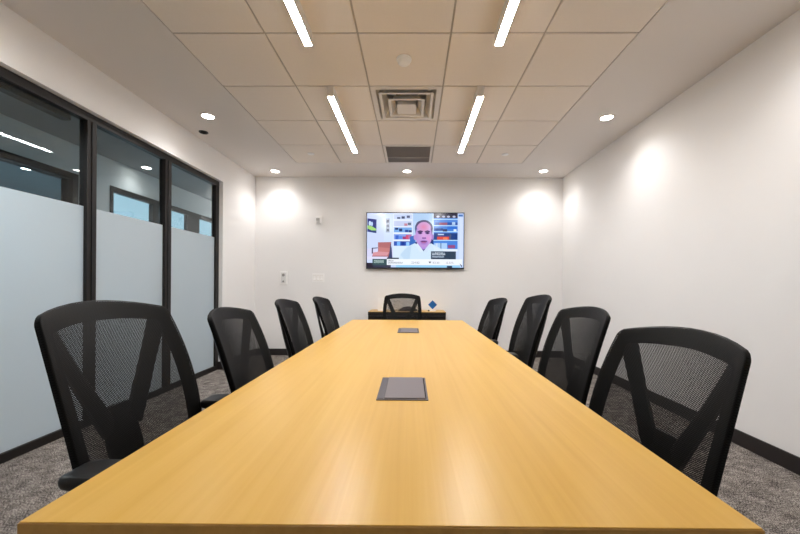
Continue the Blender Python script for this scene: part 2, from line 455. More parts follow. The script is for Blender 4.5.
def return_grille():
    x0, x1, y0, y1 = GX[2], GX[3], GY[1], GY[0]
    cx, cy = (x0+x1)/2, (y0+y1)/2
    t = thing('return_grille', 'grey egg-crate return grille near the end wall', 'air vent', (cx, cy, H))
    b = MB(); o, i = 0.297, 0.270
    b.box(-o, o, -o, -i, -0.002, 0.006); b.box(-o, o, i, o, -0.002, 0.006)
    b.box(-o, -i, -i, i, -0.002, 0.006); b.box(i, o, -i, i, -0.002, 0.006)
    b.build('grille_frame', WHITEM, t)
    b = MB(); n = 40
    for k in range(n+1):
        p = -i+2*i*k/n
        b.box(p-0.0008, p+0.0008, -i, i, 0.001, 0.013); b.box(-i, i, p-0.0008, p+0.0008, 0.001, 0.013)
    b.build('egg_crate_core', GRILLE, t)
    b = MB(); b.box(-i, i, 0.10, 0.107, -0.001, 0.0008); b.build('hinge_bar', WHITEM, t)
    b = MB(); b.box(-o, o, -o, o, 0.022, 0.026); b.build('filter_back', GRILLE, t)
return_grille()

t = thing('smoke_detector', 'small white smoke detector on a tile above the table', 'smoke detector', (-0.075, 2.545, H))
b = MB(); b.lathe([(0.055, -0.0005), (0.055, -0.010), (0.051, -0.014)], 36); b.build('base_plate', WHITEP, t, smooth=True)
b = MB(); b.lathe([(0.047, -0.014), (0.045, -0.028), (0.036, -0.036), (0.032, -0.039), (0.0, -0.041)], 36); b.build('sensor_head', WHITEP, t, smooth=True)
for x, y, lab in ((-1.294, 4.396, 'small white sprinkler cover disc left of the return grille'), (1.146, 4.404, 'small white sprinkler cover disc right of the return grille')):
    b = MB(); b.lathe([(0.042, -0.0005), (0.042, -0.004), (0.038, -0.006), (0.0, -0.0065)], 32)
    tag(b.build('ceiling_sprinkler', WHITEP, None, smooth=True, loc=(x, y, H)), lab, 'sprinkler', 'sprinkler cover plates')
t = thing('ceiling_speaker', 'small black disc on the ceiling beside the left downlight', 'ceiling speaker', (-2.281, 3.772, H))
b = MB(); b.lathe([(0.046, -0.0005), (0.046, -0.006), (0.042, -0.009), (0.038, -0.006)], 32); b.build('rim', BLACKP, t, smooth=True)
b = MB(); b.lathe([(0.037, -0.003), (0.030, -0.006), (0.0, -0.007)], 32); b.build('cover', DARKVOID, t, smooth=True)

# ------------------------------------------------------------------ conference table
TX0, TX1, TY0, TY1, TZ = -0.612, 0.525, 0.531, 3.622, 0.733
t = thing('conference_table', 'long light oak conference table filling the middle of the room', 'table', ((TX0+TX1)/2, (TY0+TY1)/2, 0), 0.0065)
hx, hy = (TX1-TX0)/2, (TY1-TY0)/2
b = MB(); b.box(-hx+0.0015, hx-0.0015, -hy+0.0015, hy-0.0015, TZ-0.002, TZ)
b.build('tabletop', OAK, t, bevel=0.0008, seg=1)
b = MB(); b.box(-hx, hx, -hy, hy, TZ-0.042, TZ-0.0018)
b.build('edge_band', OAKE, t, bevel=0.002)
for yc in (-0.80, 0.72):
    b = MB(); b.box(-0.07, 0.07, yc-0.28, yc+0.28, 0.02, TZ-0.042)
    pd = b.build('pedestal', OAKE, t, bevel=0.004)
    b = MB(); b.box(-0.055, 0.055, yc-0.26, yc+0.26, 0, 0.02); b.build('plinth', BLACKM, pd, bevel=0.003)
def power_box(x, y, lab):
    t = thing('table_power_box', lab, 'power outlet', (x, y, TZ), 0.0065, 'flush power boxes in the tabletop')
    w, l = 0.083, 0.133
    b = MB(); b.box(-w, w, -l, l, 0, 0.0028); b.build('frame', ALUD, t, bevel=0.001, seg=1)
    b = MB(); b.box(-w+0.025, w-0.010, -l+0.010, l-0.006, 0.0028, 0.0056); b.build('lid', ALU, t, bevel=0.0012, seg=1)
    b = MB(); b.box(-w+0.004, -w+0.022, -l+0.010, l-0.006, 0.0028, 0.0042)
    ds = b.build('cable_slot', ALUD, t, bevel=0.0006, seg=1)
    b = MB(); b.box(w-0.0095, w-0.0060, -l+0.012, l-0.012, 0.0028, 0.0032); b.build('finger_gap', DARKVOID, t)
power_box(-0.032, 1.238, 'grey power box set in the near half of the tabletop')
power_box(-0.033, 2.782, 'grey power box set in the far half of the tabletop')

# ------------------------------------------------------------------ mesh-back task chairs
ZB, ZT, CR = 0.475, 0.950, 0.030
HB = ZT-ZB
def halfw(t):
    t = max(-0.2, min(1.05, t))
    return 0.222+0.0617*t-0.0667*t*t
def backP(a, bb, off):
    """a = lateral metres measured on a 0.23 half-width reference, bb = metres up from the back's lower edge"""
    s = a/0.23; t = bb/HB
    y = s*halfw(t)
    z = ZB+bb+CR*(1-s*s)*max(0, t)**2
    u = (ZT-z)/0.482
    xe = -0.34+0.2245*u-0.0845*u*abs(u)
    x = xe-(0.020+0.026*max(0, min(1, t)))*(1-s*s)
    return (x-off*0.96, y, z-off*0.22)
def outline(hw, b0, b1, rt, rb, ns=10, nc=7):
    pts = []
    def arc(cx, cy, r, a0):
        for k in range(nc+1):
            a = a0+PI/2*k/nc; pts.append((cx+r*math.cos(a), cy+r*math.sin(a)))
    def line(p, q):
        for k in range(1, ns): pts.append((p[0]+(q[0]-p[0])*k/ns, p[1]+(q[1]-p[1])*k/ns))
    arc(hw-rt, b1-rt, rt, 0); line((hw-rt, b1), (-hw+rt, b1))
    arc(-hw+rt, b1-rt, rt, PI/2); line((-hw, b1-rt), (-hw, b0+rb))
    arc(-hw+rb, b0+rb, rb, PI); line((-hw+rb, b0), (hw-rb, b0))
    arc(hw-rb, b0+rb, rb, 1.5*PI); line((hw, b0+rb), (hw, b1-rt))
    return pts
def back_frame_mb():
    O = outline(0.234, 0.0, HB+0.004, 0.018, 0.055)
    I = outline(0.194, 0.055, HB-0.045, 0.014, 0.030)
    T = 0.019; n = len(O)
    prof = [(0, .28), (.05, .07), (.15, 0), (.85, 0), (.95, .07), (1, .28), (1, .75), (.9, 1), (.1, 1), (0, .75)]
    b = MB(); vs = []; fs = []
    for lam, d in prof:
        for k in range(n):
            a = O[k][0]+(I[k][0]-O[k][0])*lam; bb = O[k][1]+(I[k][1]-O[k][1])*lam
            vs.append(backP(a, bb, 0.004+d*T))
    for i in range(len(prof)):
        for k in range(n):
            p, q = i*n+k, i*n+(k+1) % n; m = ((i+1) % len(prof))*n
            fs.append((p, q, m+(k+1) % n, m+k))
    b.add(vs, fs)
    return b
def back_mesh_obj(parent):
    O = outline(0.237, -0.003, HB+0.007, 0.020, 0.057); n = len(O); c = (0.0, HB/2)
    loops = [(0.0, 0.014), (0.0, 0.006), (0.006, 0.001), (0.02, 0.0)]+[(0.02+0.98*k/13, 0.0) for k in range(1, 13)]
    vs = []; fs = []; uvs = []
    for lam, d in loops:
        for a, bb in O:
            q = (a+(c[0]-a)*lam, bb+(c[1]-bb)*lam); vs.append(backP(q[0], q[1], d)); uvs.append(q)
    for i in range(len(loops)-1):
        for k in range(n):
            p, q = i*n+k, i*n+(k+1) % n; fs.append((p, q, q+n, p+n))
    vs.append(backP(c[0], c[1], 0)); uvs.append(c); L = (len(loops)-1)*n
    for k in range(n): fs.append((L+k, L+(k+1) % n, len(vs)-1))
    me = bpy.data.meshes.new('back_mesh'); me.from_pydata(vs, [], fs); me.materials.append(MESHF)
    ul = me.uv_layers.new(name='UVMap')
    for l in me.loops: ul.data[l.index].uv = uvs[l.vertex_index]
    for p in me.polygons: p.use_smooth = True
    o = bpy.data.objects.new('back_mesh', me); COL.objects.link(o); o.parent = parent
    return o
def strip(b, path, widths, d0, d1, n=14):
    """flat bar lying on the rear of the backrest, following its curve; path in (a, bb)"""
    P = []
    for k in range(n+1):
        f = k/n*(len(path)-1); i = min(int(f), len(path)-2); w = f-i
        L3 = lambda q: q[i]*(1-w)+q[i+1]*w
        P.append(((path[i][0]*(1-w)+path[i+1][0]*w, path[i][1]*(1-w)+path[i+1][1]*w), L3(widths), L3(d0), L3(d1)))
    vs = []; fs = []
    for k, (p, w, e0, e1) in enumerate(P):
        q0, q1 = P[max(k-1, 0)][0], P[min(k+1, n)][0]
        tx, ty = q1[0]-q0[0], q1[1]-q0[1]; L = math.hypot(tx, ty) or 1
        nx, ny = -ty/L, tx/L
        for (e, d) in ((-1, e0+.003), (-.8, e0), (.8, e0), (1, e0+.003), (1, e1-.006), (.7, e1), (-.7, e1), (-1, e1-.006)):
            vs.append(backP(p[0]+nx*w/2*e, p[1]+ny*w/2*e, d))
    for k in range(n):
        for i in range(8):
            a, c = k*8+i, k*8+(i+1) % 8
            fs.append((a, c, c+8, a+8))
    fs.append(tuple(range(7, -1, -1))); fs.append(tuple(range(n*8, n*8+8)))
    b.add(vs, fs)
def slab(b, x0, x1, hw, z0, z1, r, dish=0.0, n=10, droop=0.0, e=0.42):
    """rounded cushion: superellipse plan, pillowed top"""
    cx = (x0+x1)/2; hx = (x1-x0)/2; m = 48; rings = [(0.90, 0), (0.97, 0.10), (1.0, 0.35), (1.0, 0.62), (0.975, 0.85), (0.92, 0.97), (0.80, 1.0), (0.5, 1.0), (0.2, 1.0)]
    vs = []; fs = []
    for s, h in rings:
        for k in range(m):
            a = 2*PI*k/m; ca, sa = math.cos(a), math.sin(a)
            px = math.copysign(abs(ca)**e, ca)*s; py = math.copysign(abs(sa)**e, sa)*s
            z = z0+(z1-z0)*h-(dish*(1-min(1, s)**2) if h >= 0.97 else 0)-droop*max(0, px-0.5)**2
            vs.append((cx+px*hx, py*hw, z))
    for i in range(len(rings)-1):
        for k in range(m):
            p, q = i*m+k, i*m+(k+1) % m; fs.append((p, q, q+m, p+m))
    fs.append(tuple(range(m-1, -1, -1))); L = (len(rings)-1)*m; fs.append(tuple(range(L, L+m)))
    b.add(vs, fs)

CG = 'black mesh-back chairs around the conference table'
def make_chair():
    t = thing('office_chair', '', 'chair', (0, 0, 0), 0, CG)
    UP = []                                                    # parts that ride on the gas lift
    UP.append(back_frame_mb().build('back_frame', BLACKF, t, smooth=True))
    UP.append(back_mesh_obj(t))
    b = MB()
    for s in (-1, 1): strip(b, [(s*0.200, HB-0.026), (s*0.1205, 0.2925), (s*0.040, 0.135)], [0.046, 0.045, 0.054], [0.006, 0.036, 0.060], [0.022, 0.056, 0.084])
    strip(b, [(0, 0.200), (0, 0.10), (0, 0.02), (0, -0.035)], [0.080, 0.108, 0.104, 0.085], [0.056, 0.060, 0.056, 0.046], [0.086, 0.090, 0.086, 0.074])
    p0 = Vector(backP(0, -0.02, 0.060))
    b.sweep([p0, p0+Vector((0.012, 0, -0.05)), (-0.19, 0, 0.372), (-0.12, 0, 0.345), (0.0, 0, 0.340)], [(0.045, 0.014), (0.045, 0.016), (0.045, 0.017), (0.05, 0.015), (0.06, 0.015)], up=(1, 0, 0.3))
    UP.append(b.build('back_brace', BLACKP, t, smooth=True))
    b = MB(); slab(b, -0.195, 0.265, 0.235, 0.368, 0.442, 0.05, dish=0.010, droop=0.05)
    st = b.build('seat', BLACKF, t, smooth=True); UP.append(st)
    b = MB(); b.box(-0.11, 0.10, -0.075, 0.075, 0.315, 0.366); me = b.build('seat_mechanism', BLACKP, t, bevel=0.010, smooth=True); UP.append(me)
    b = MB(); b.sweep([(0.03, -0.07, 0.335), (0.03, -0.15, 0.332), (0.03, -0.20, 0.336)], (0.006, 0.006)); b.build('height_lever', BLACKP, me, smooth=True)
    for s in (-1, 1):
        b = MB()
        b.sweep([(0.0, s*0.06, 0.352), (-0.01, s*0.20, 0.352), (-0.02, s*0.250, 0.366), (-0.03, s*0.262, 0.42), (-0.045, s*0.260, 0.50), (-0.07, s*0.257, 0.569)],
                [(0.028, 0.010), (0.028, 0.011), (0.028, 0.012), (0.026, 0.012), (0.024, 0.013), (0.030, 0.014)], up=(0, s, 0.2))
        ar = b.build('armrest', BLACKP, t, smooth=True); UP.append(ar)
        b = MB(); n0 = len(b.v); slab(b, -0.215, 0.045, 0.047, 0.568, 0.600, 0.02, dish=0.003, e=0.28)
        b.v = [(x, y+s*0.260, z) for x, y, z in b.v]
        b.build('armrest_pad', BLACKP, ar, smooth=True)
    b = MB(); b.lathe([(0.014, 0.20), (0.014, 0.318)], 20); UP.append(b.build('lift_rod', CHROME, t, smooth=True))
    b = MB(); b.lathe([(0.026, 0.075), (0.026, 0.235), (0.022, 0.240)], 24); b.build('gas_column', BLACKM, t, smooth=True)
    b = MB(); b.lathe([(0.046, 0.066), (0.050, 0.080), (0.046, 0.118), (0.034, 0.128)], 28)
    for k in range(5):
        a = 2*PI*k/5+0.3; c, s = math.cos(a), math.sin(a)
        b.sweep([(c*0.03, s*0.03, 0.100), (c*0.14, s*0.14, 0.094), (c*0.25, s*0.25, 0.078), (c*0.305, s*0.305, 0.072)],
                [(0.026, 0.018), (0.022, 0.016), (0.018, 0.012), (0.016, 0.010)])
    b.build('star_base', BLACKP, t, smooth=True)
    for k in range(5):
        a = 2*PI*k/5+0.3; c, s = math.cos(a), math.sin(a)
        b = MB(); b.lathe([(0.006, 0.03), (0.006, 0.064)], 12, (c*0.290, s*0.290, 0))
        for o in (-0.014, 0.014):
            lv = MB(); lv.lathe([(0.020, -0.009), (0.027, -0.007), (0.028, 0), (0.027, 0.007), (0.020, 0.009)], 20, axis='y')
            ra = a+0.9
            vv = [(x*math.cos(ra)-(y+o)*math.sin(ra)+c*0.290, x*math.sin(ra)+(y+o)*math.cos(ra)+s*0.290, z+0.0282) for x, y, z in lv.v]
            b.add(vv, lv.f)
        b.build('caster', BLACKP, t, smooth=True)
    return t, UP
chair, UP = make_chair()
LIFT = set(o.name for o in UP)
def copy_thing(root):
    pairs = []
    r = root.copy(); COL.objects.link(r)
    for ch in list(root.children):
        c = ch.copy(); COL.objects.link(c); c.parent = r
        pairs.append((ch.name in LIFT, c))
        for g in ch.children:
            d = g.copy(); COL.objects.link(d); d.parent = c
    return r, pairs
def set_lift(pairs, dz):
    for up, c in pairs:
        if up: c.location.z = dz
# back-corner midpoint (x, y), facing angle, lift, label
SPOTS = [
    (-0.9225, 1.068, -0.011, 0.058, 'nearest black mesh chair beside the glass partition, its right armrest showing'),
    (-0.861, 1.677, 0.070, -0.002, 'second black mesh chair from the camera along the glass partition side'),
    (-0.841, 2.377, 0.055, 0.010, 'third black mesh chair from the camera along the glass partition side'),
    (-0.777, 3.027, 0.018, 0.004, 'farthest black mesh chair on the glass partition side of the table'),
    (0.784, 1.0655, PI+0.111, -0.014, 'nearest black mesh chair beside the bare right wall'),
    (0.8635, 1.802, PI+0.068, 0.006, 'second black mesh chair from the camera along the bare right wall'),
    (0.863, 2.45, PI-0.008, 0.050, 'third black mesh chair from the camera along the bare right wall'),
    (0.738, 3.10, PI+0.068, 0.002, 'farthest black mesh chair on the bare right wall side of the table'),
    (-0.130, 4.41, -PI/2, 0.001, 'black mesh chair at the far table end facing the camera, in front of the credenza'),
]
ARMS = [(0, 0.006), (0.045, 0), (0.05, 0), (0.05, 0), (0.03, 0), (0.06, 0), (0.080, 0.024), (0.075, 0.024), (0.03, 0)]
proto_pairs = [(ch.name in LIFT, ch) for ch in chair.children]
for i, (x, y, a, dz, lab) in enumerate(SPOTS):
    if i == len(SPOTS)-1: r, pairs = chair, proto_pairs
    else: r, pairs = copy_thing(chair)
    r.location = (x+0.34*math.cos(a), y+0.34*math.sin(a)+(0.010 if abs(math.cos(a)) > 0.5 else 0), 0)
    r.rotation_euler = (0, 0, a); r['label'] = lab
    set_lift(pairs, dz)
    fx, fz = ARMS[i]
    for up, c in pairs:                                        # arms are height and depth adjustable
        if c.name.startswith('armrest'):
            c.location.z += fz
            for g in c.children: g.location.x = fx

# ------------------------------------------------------------------ credenza and things on it
CX0, CX1, CY0, CY1, CZ = -0.628, 0.466, 4.90, 5.345, 0.716
t = thing('credenza', 'low dark credenza with a light oak top below the screen', 'cabinet', ((CX0+CX1)/2, (CY0+CY1)/2, 0))
hx, hy = (CX1-CX0)/2, (CY1-CY0)/2
b = MB(); b.box(-hx, hx, -hy+0.02, hy, 0.05, CZ-0.004); b.build('body', CRED, t, bevel=0.003)
b = MB(); b.box(-hx+0.03, hx-0.03, -hy+0.06, hy-0.03, 0, 0.05); b.build('plinth', BLACKM, t)
b = MB(); b.box(-hx, hx, -hy+0.012, hy, CZ-0.004, CZ); b.build('top_panel', OAK, t)
for k in range(4):
    w = 2*hx/4; x0 = -hx+k*w
    b = MB(); b.box(x0+0.003, x0+w-0.003, -hy, -hy+0.02, 0.055, CZ-0.052); d = b.build('door', CRED, t, bevel=0.002)
    b = MB(); b.box(x0+0.02, x0+w-0.02, -hy-0.012, -hy, CZ-0.075, CZ-0.064); b.build('handle', BLACKM, d, bevel=0.002)
b = MB(); b.box(-hx, hx, -hy+0.004, -hy+0.02, CZ-0.046, CZ-0.004); b.build('rail', CRED, t, bevel=0.001)

t = thing('paper_tray', 'white slotted box on the credenza left of the end chair', 'box', (-0.462, 5.12, CZ))
b = MB(); b.box(-0.045, 0.045, -0.06, 0.06, 0, 0.185); b.build('body', WHITEP, t, bevel=0.004)
for k in range(4):
    b = MB(); z = 0.03+k*0.042; b.box(-0.041, 0.041, -0.066, -0.06, z, z+0.030); b.build('slot_front', WHITEP, t, bevel=0.002)

t = thing('table_sign', 'blue diamond sign on a white base standing on the credenza', 'sign', (0.290, 5.12, CZ))
b = MB(); b.box(-0.05, 0.05, -0.03, 0.03, 0, 0.012); b.build('base', WHITEP, t, bevel=0.003)
b = MB(); r = 0.066
zc = 0.090
b.add([(-r, -0.007, zc), (0, -0.007, zc-r), (r, -0.007, zc), (0, -0.007, zc+r), (-r, 0.007, zc), (0, 0.007, zc-r), (r, 0.007, zc), (0, 0.007, zc+r)],
      [(0, 1, 2, 3), (7, 6, 5, 4), (0, 4, 5, 1), (1, 5, 6, 2), (2, 6, 7, 3), (3, 7, 4, 0)])
b.build('diamond', CABLE, t, bevel=0.003)
b = MB(); b.box(-0.006, 0.006, -0.006, 0.006, 0.011, 0.032); b.build('stem', WHITEP, t)
b = MB(); b.lathe([(0.010, 0.0), (0.012, 0.004), (0.010, 0.016), (0.006, 0.020)], 16)
tag(b.build('marker_cap', BLACKP, None, smooth=True, loc=(0.232, 5.04, CZ)), 'tiny black cap on the credenza beside the blue diamond sign', 'cap')

t = thing('conference_phone', 'dark domed conference phone on the credenza behind the end chair', 'phone', (-0.07, 5.10, CZ))
b = MB()
vs = []; fs = []; m = 48
for s, z in ((0.90, 0.0), (1.0, 0.008), (0.98, 0.018), (0.80, 0.034), (0.55, 0.052), (0.30, 0.062), (0.05, 0.066)):
    for k in range(m):
        a = 2*PI*k/m; rr = (0.115+0.026*math.cos(3*(a-PI/2)))*s if s > 0.5 else 0.115*s
        vs.append((rr*math.cos(a)*1.1, rr*math.sin(a), z))
for i in range(6):
    for k in range(m):
        p, q = i*m+k, i*m+(k+1) % m; fs.append((p, q, q+m, p+m))
fs.append(tuple(range(m-1, -1, -1))); fs.append(tuple(range(6*m, 7*m)))
b.add(vs, fs); b.build('housing', PHONE, t, smooth=True)
b = MB(); b.box(-0.035, 0.035, -0.085, -0.045, 0.024, 0.037); b.build('keypad', BLACKP, t, bevel=0.003)

# ------------------------------------------------------------------ wall devices on the end wall
t = thing('wall_mounted_alarm', 'small white fire alarm strobe high on the end wall', 'alarm', (-1.449, YB, 2.078))
b = MB(); b.box(-0.048, 0.048, -0.022, 0, -0.064, 0.064); b.build('back_box', WHITEP, t, bevel=0.005)
b = MB(); b.box(-0.038, 0.038, -0.052, -0.022, -0.050, 0.050); b.build('body', WHITEP, t, bevel=0.006)
b = MB(); b.box(-0.026, 0.026, -0.062, -0.052, -0.018, 0.026); b.build('strobe_lens', LENSP, t, bevel=0.004)
b = MB()
for k in range(3): b.box(-0.024, 0.024, -0.0535, -0.052, -0.042+k*0.007, -0.039+k*0.007)
b.build('horn_slots', GREYP, t)
t = thing('wall_controller', 'tall white wall control with two dark buttons left of the switches', 'wall control', (-1.983, YB, 1.190))
b = MB(); b.box(-0.058, 0.058, -0.018, 0, -0.100, 0.100); b.build('plate', WHITEP, t, bevel=0.012, seg=3, smooth=True)
b = MB(); b.box(-0.036, 0.036, -0.026, -0.018, -0.080, 0.080); b.build('raised_face', paint('pale_grey_plastic', (0.70, 0.70, 0.70, 1), 0.45, 0.4), t, bevel=0.006, smooth=True)
b = MB(); b.lathe([(0.022, -0.026), (0.020, -0.030), (0.0, -0.031)], 24, (0, 0, 0.042), axis='y'); b.build('sensor_button', GREYP, t, smooth=True)
b = MB(); b.lathe([(0.015, -0.026), (0.014, -0.030), (0.0, -0.031)], 24, (0, 0, -0.055), axis='y'); b.build('round_button', GREYP, t, smooth=True)
t = thing('light_switch_plate', 'wide white plate of three rocker switches on the end wall', 'light switch', (-1.455, YB, 1.192))
b = MB(); b.box(-0.092, 0.092, -0.007, 0, -0.068, 0.068); b.build('plate', WHITEP, t, bevel=0.003)
for k in (-1, 0, 1):
    x = k*0.054; b = MB(); b.box(x-0.022, x+0.022, -0.0078, -0.007, -0.040, 0.039); b.build('rocker_shadow_gap', WHITEM, t); b = MB()  # darker patch round each rocker paints in its shadow gap
    b.add([(x-0.019, -0.007, -0.036), (x+0.019, -0.007, -0.036), (x+0.019, -0.007, 0.036), (x-0.019, -0.007, 0.036),
           (x-0.018, -0.016, -0.034), (x+0.018, -0.016, -0.034), (x+0.018, -0.009, 0.0), (x-0.018, -0.009, 0.0), (x+0.018, -0.008, 0.034), (x-0.018, -0.008, 0.034)],
          [(0, 1, 5, 4), (4, 5, 6, 7), (7, 6, 8, 9), (9, 8, 2, 3), (1, 2, 8, 6, 5), (0, 4, 7, 9, 3), (0, 3, 2, 1)])
    b.build('rocker', WHITEP, t)

# ------------------------------------------------------------------ wall-mounted screen
VX0, VX1, VZ0, VZ1 = -0.711, 0.774, 1.334, 2.192
VY = 5.300
t = thing('wall_mounted_television', 'large wall-mounted screen showing a man on a video broadcast', 'television', ((VX0+VX1)/2, YB, (VZ0+VZ1)/2))
hx, hz = (VX1-VX0)/2, (VZ1-VZ0)/2
fy = VY-YB
b = MB(); b.box(-hx+0.01, hx-0.01, fy+0.012, -0.02, -hz+0.01, hz-0.01); b.build('rear_housing', BLACKP, t, bevel=0.006)
b = MB(); b.box(-0.25, 0.25, -0.02, 0, -0.2, 0.2); b.build('wall_bracket', BLACKM, t)
bz = 0.010
b = MB(); b.box(-hx, hx, fy, fy+0.014, -hz, -hz+0.016); b.box(-hx, hx, fy, fy+0.014, hz-bz, hz)
b.box(-hx, -hx+bz, fy, fy+0.014, -hz+0.016, hz-bz); b.box(hx-bz, hx, fy, fy+0.014, -hz+0.016, hz-bz)
b.build('bezel', BLACKP, t, bevel=0.0015, seg=1)

def screen_mat():
    m, nt, out = new_mat('screen_image')
    a = nt.nodes.new('ShaderNodeAttribute'); a.attribute_name = 'Col'
    e = nt.nodes.new('ShaderNodeEmission'); e.inputs['Strength'].default_value = 0.37
    nt.links.new(a.outputs['Color'], e.inputs['Color'])
    g = nt.nodes.new('ShaderNodeBsdfGlossy'); g.inputs['Roughness'].default_value = 0.15
    g.inputs['Color'].default_value = (0.03, 0.03, 0.03, 1)
    ad = nt.nodes.new('ShaderNodeAddShader')
    nt.links.new(e.outputs[0], ad.inputs[0]); nt.links.new(g.outputs[0], ad.inputs[1]); nt.links.new(ad.outputs[0], out.inputs[0])
    return m
SCR = screen_mat()
class Pic:
    """flat coloured shapes of the displayed picture; coordinates: u 0..482 right, v 0..277 down"""
    def __init__(self): self.v = []; self.f = []; self.c = []; self.k = 0
    def P(self, u, v):
        return (-hx+bz+(2*hx-2*bz)*u/482.0, fy+0.010-self.k*0.00003, hz-bz-(2*hz-bz-0.016)*v/277.0)
    def poly(self, pts, col):
        self.k += 1; o = len(self.v)
        for u, v in pts: self.v.append(self.P(max(0, min(482, u)), max(0, min(277, v))))
        self.f.append(tuple(range(o, o+len(pts)))); self.c.append([srgb(*col)]*len(pts))
    def rect(self, u0, v0, u1, v1, col): self.poly([(u0, v0), (u1, v0), (u1, v1), (u0, v1)], col)
    def ell(self, cu, cv, ru, rv, col, a0=0, a1=360, n=36):
        self.poly([(cu+ru*math.cos(math.radians(a0+(a1-a0)*k/n)), cv+rv*math.sin(math.radians(a0+(a1-a0)*k/n))) for k in range(n+(0 if a1-a0 == 360 else 1))], col)
    def blend(self, cu, cv, ru, rv, c0, c1, steps=10):
        """soft ellipse, c0 at the centre to c1 at the rim"""
        for s in range(steps, 0, -1):
            w = s/steps; self.ell(cu, cv, ru*w, rv*w, tuple(c0[i]*(1-w)+c1[i]*w for i in range(3)))
    def build(self, name, parent):
        me = bpy.data.meshes.new(name); me.from_pydata(self.v, [], self.f); me.materials.append(SCR)
        ca = me.color_attributes.new('Col', 'FLOAT_COLOR', 'CORNER')
        for p, cs in zip(me.polygons, self.c):
            for li, c in zip(p.loop_indices, cs): ca.data[li].color = c
        o = bpy.data.objects.new(name, me); COL.objects.link(o); o.parent = parent
        return o
rnd = random.Random(3)
p = Pic()
p.rect(0, 0, 482, 277, (196, 212, 246))
sc = p.build('screen', t)
p0 = p; p = Pic(); p.k = 4
p.rect(0, 0, 130, 277, (203, 216, 248)); p.rect(0, 180, 130, 235, (214, 214, 246)); p.rect(84, 0, 130, 150, (206, 222, 252))
p.poly([(2, 27), (47, 32), (47, 102), (2, 94)], (28, 40, 120))
p.ell(14, 52, 6, 12, (205, 225, 255)); p.ell(24, 55, 5, 11, (190, 215, 255)); p.poly([(2, 62), (22, 66), (46, 80), (46, 90), (22, 88), (2, 78)], (165, 215, 120))
p.poly([(22, 88), (46, 88), (46, 101), (24, 98)], (35, 60, 120))
p.rect(94, 27, 113, 98, (160, 172, 190)); p.rect(97, 34, 110, 48, (60, 66, 96)); p.rect(97, 58, 110, 70, (92, 100, 124)); p.rect(98, 80, 110, 92, (84, 94, 116))
# armchair
p.poly([(55, 148), (122, 146), (116, 205), (108, 228), (56, 205)], (176, 108, 112)); p.poly([(58, 172), (117, 178), (112, 196), (60, 196)], (196, 126, 126))
p.poly([(30, 200), (60, 194), (112, 198), (100, 216), (28, 216)], (214, 150, 160)); p.poly([(26, 216), (100, 216), (98, 222), (26, 222)], (150, 70, 86))
p.poly([(24, 176), (54, 174), (54, 178), (30, 180), (30, 204), (24, 206)], (52, 48, 78)); p.poly([(118, 150), (124, 178), (128, 232), (104, 232), (112, 205)], (60, 72, 112))
p.rect(0, 220, 104, 236, (222, 222, 248))
# left shelves
p.rect(130, 0, 228, 232, (226, 236, 255))
rows = [(6, 30, (200, 214, 246)), (40, 66, (196, 206, 236)), (72, 97, (120, 170, 230)), (106, 133, (130, 160, 232)), (142, 165, (50, 90, 180))]
for v0, v1, c in rows:
    p.rect(134, v0, 224, v1, c)
for u, v0, v1, c in ((150, 20, 29, (70, 80, 110)), (172, 16, 28, (64, 74, 104)), (198, 12, 24, (90, 96, 124)), (186, 52, 64, (196, 130, 150)), (204, 48, 60, (96, 110, 130)), (140, 74, 84, (20, 46, 100)), (160, 78, 92, (28, 56, 110)), (190, 84, 96, (30, 70, 150)), (208, 86, 97, (40, 60, 120)), (142, 112, 132, (52, 100, 200)), (160, 116, 130, (90, 140, 230)), (178, 118, 132, (160, 60, 120)), (194, 110, 132, (206, 80, 120)), (206, 108, 130, (190, 110, 160)), (150, 144, 164, (120, 180, 250)), (172, 142, 164, (30, 60, 150)), (196, 146, 166, (150, 200, 255))):
    p.rect(u, v0, u+16, v1, c)
p.rect(130, 166, 228, 232, (214, 232, 250))
# middle wall and right shelves
p.rect(228, 0, 330, 277, (186, 210, 244)); p.rect(232, 0, 326, 40, (176, 206, 240)); p.rect(328, 0, 336, 240, (214, 230, 255))
p.rect(332, 0, 452, 180, (70, 130, 214))
p.rect(332, 0, 458, 24, (40, 40, 62))
for u in (350, 378, 402, 430): p.ell(u+4, 17, 8, 5, (186, 190, 214))
for v in (28, 60, 90, 134): p.rect(330, v, 452, v+5, (176, 214, 252))
for u0, v0, u1, v1, c in ((340, 46, 452, 60, (28, 76, 160)), (360, 47, 400, 59, (150, 80, 110)), (424, 44, 440, 58, (180, 205, 240)), (336, 76, 380, 88, (24, 66, 140)), (378, 80, 400, 92, (40, 46, 90)), (400, 66, 450, 80, (40, 110, 210)), (432, 80, 446, 91, (226, 240, 255)), (334, 100, 452, 134, (24, 62, 130)), (350, 118, 410, 133, (214, 76, 66)), (380, 122, 402, 133, (240, 130, 90)), (412, 104, 420, 133, (80, 90, 120)), (354, 104, 384, 110, (190, 205, 240)), (334, 146, 452, 178, (70, 130, 220)), (336, 150, 400, 180, (170, 205, 245)), (346, 152, 352, 178, (214, 226, 250)), (366, 150, 372, 178, (110, 140, 180)), (404, 160, 440, 176, (150, 76, 130))):
    p.rect(u0, v0, u1, v1, c)
p.rect(330, 180, 456, 192, (226, 236, 255)); p.rect(452, 0, 482, 277, (198, 216, 252)); p.rect(462, 20, 478, 240, (208, 222, 255)); p.rect(456, 6, 478, 16, (60, 110, 180))
bg = p.build('displayed_background', sc)
q = Pic(); q.k = p.k+2
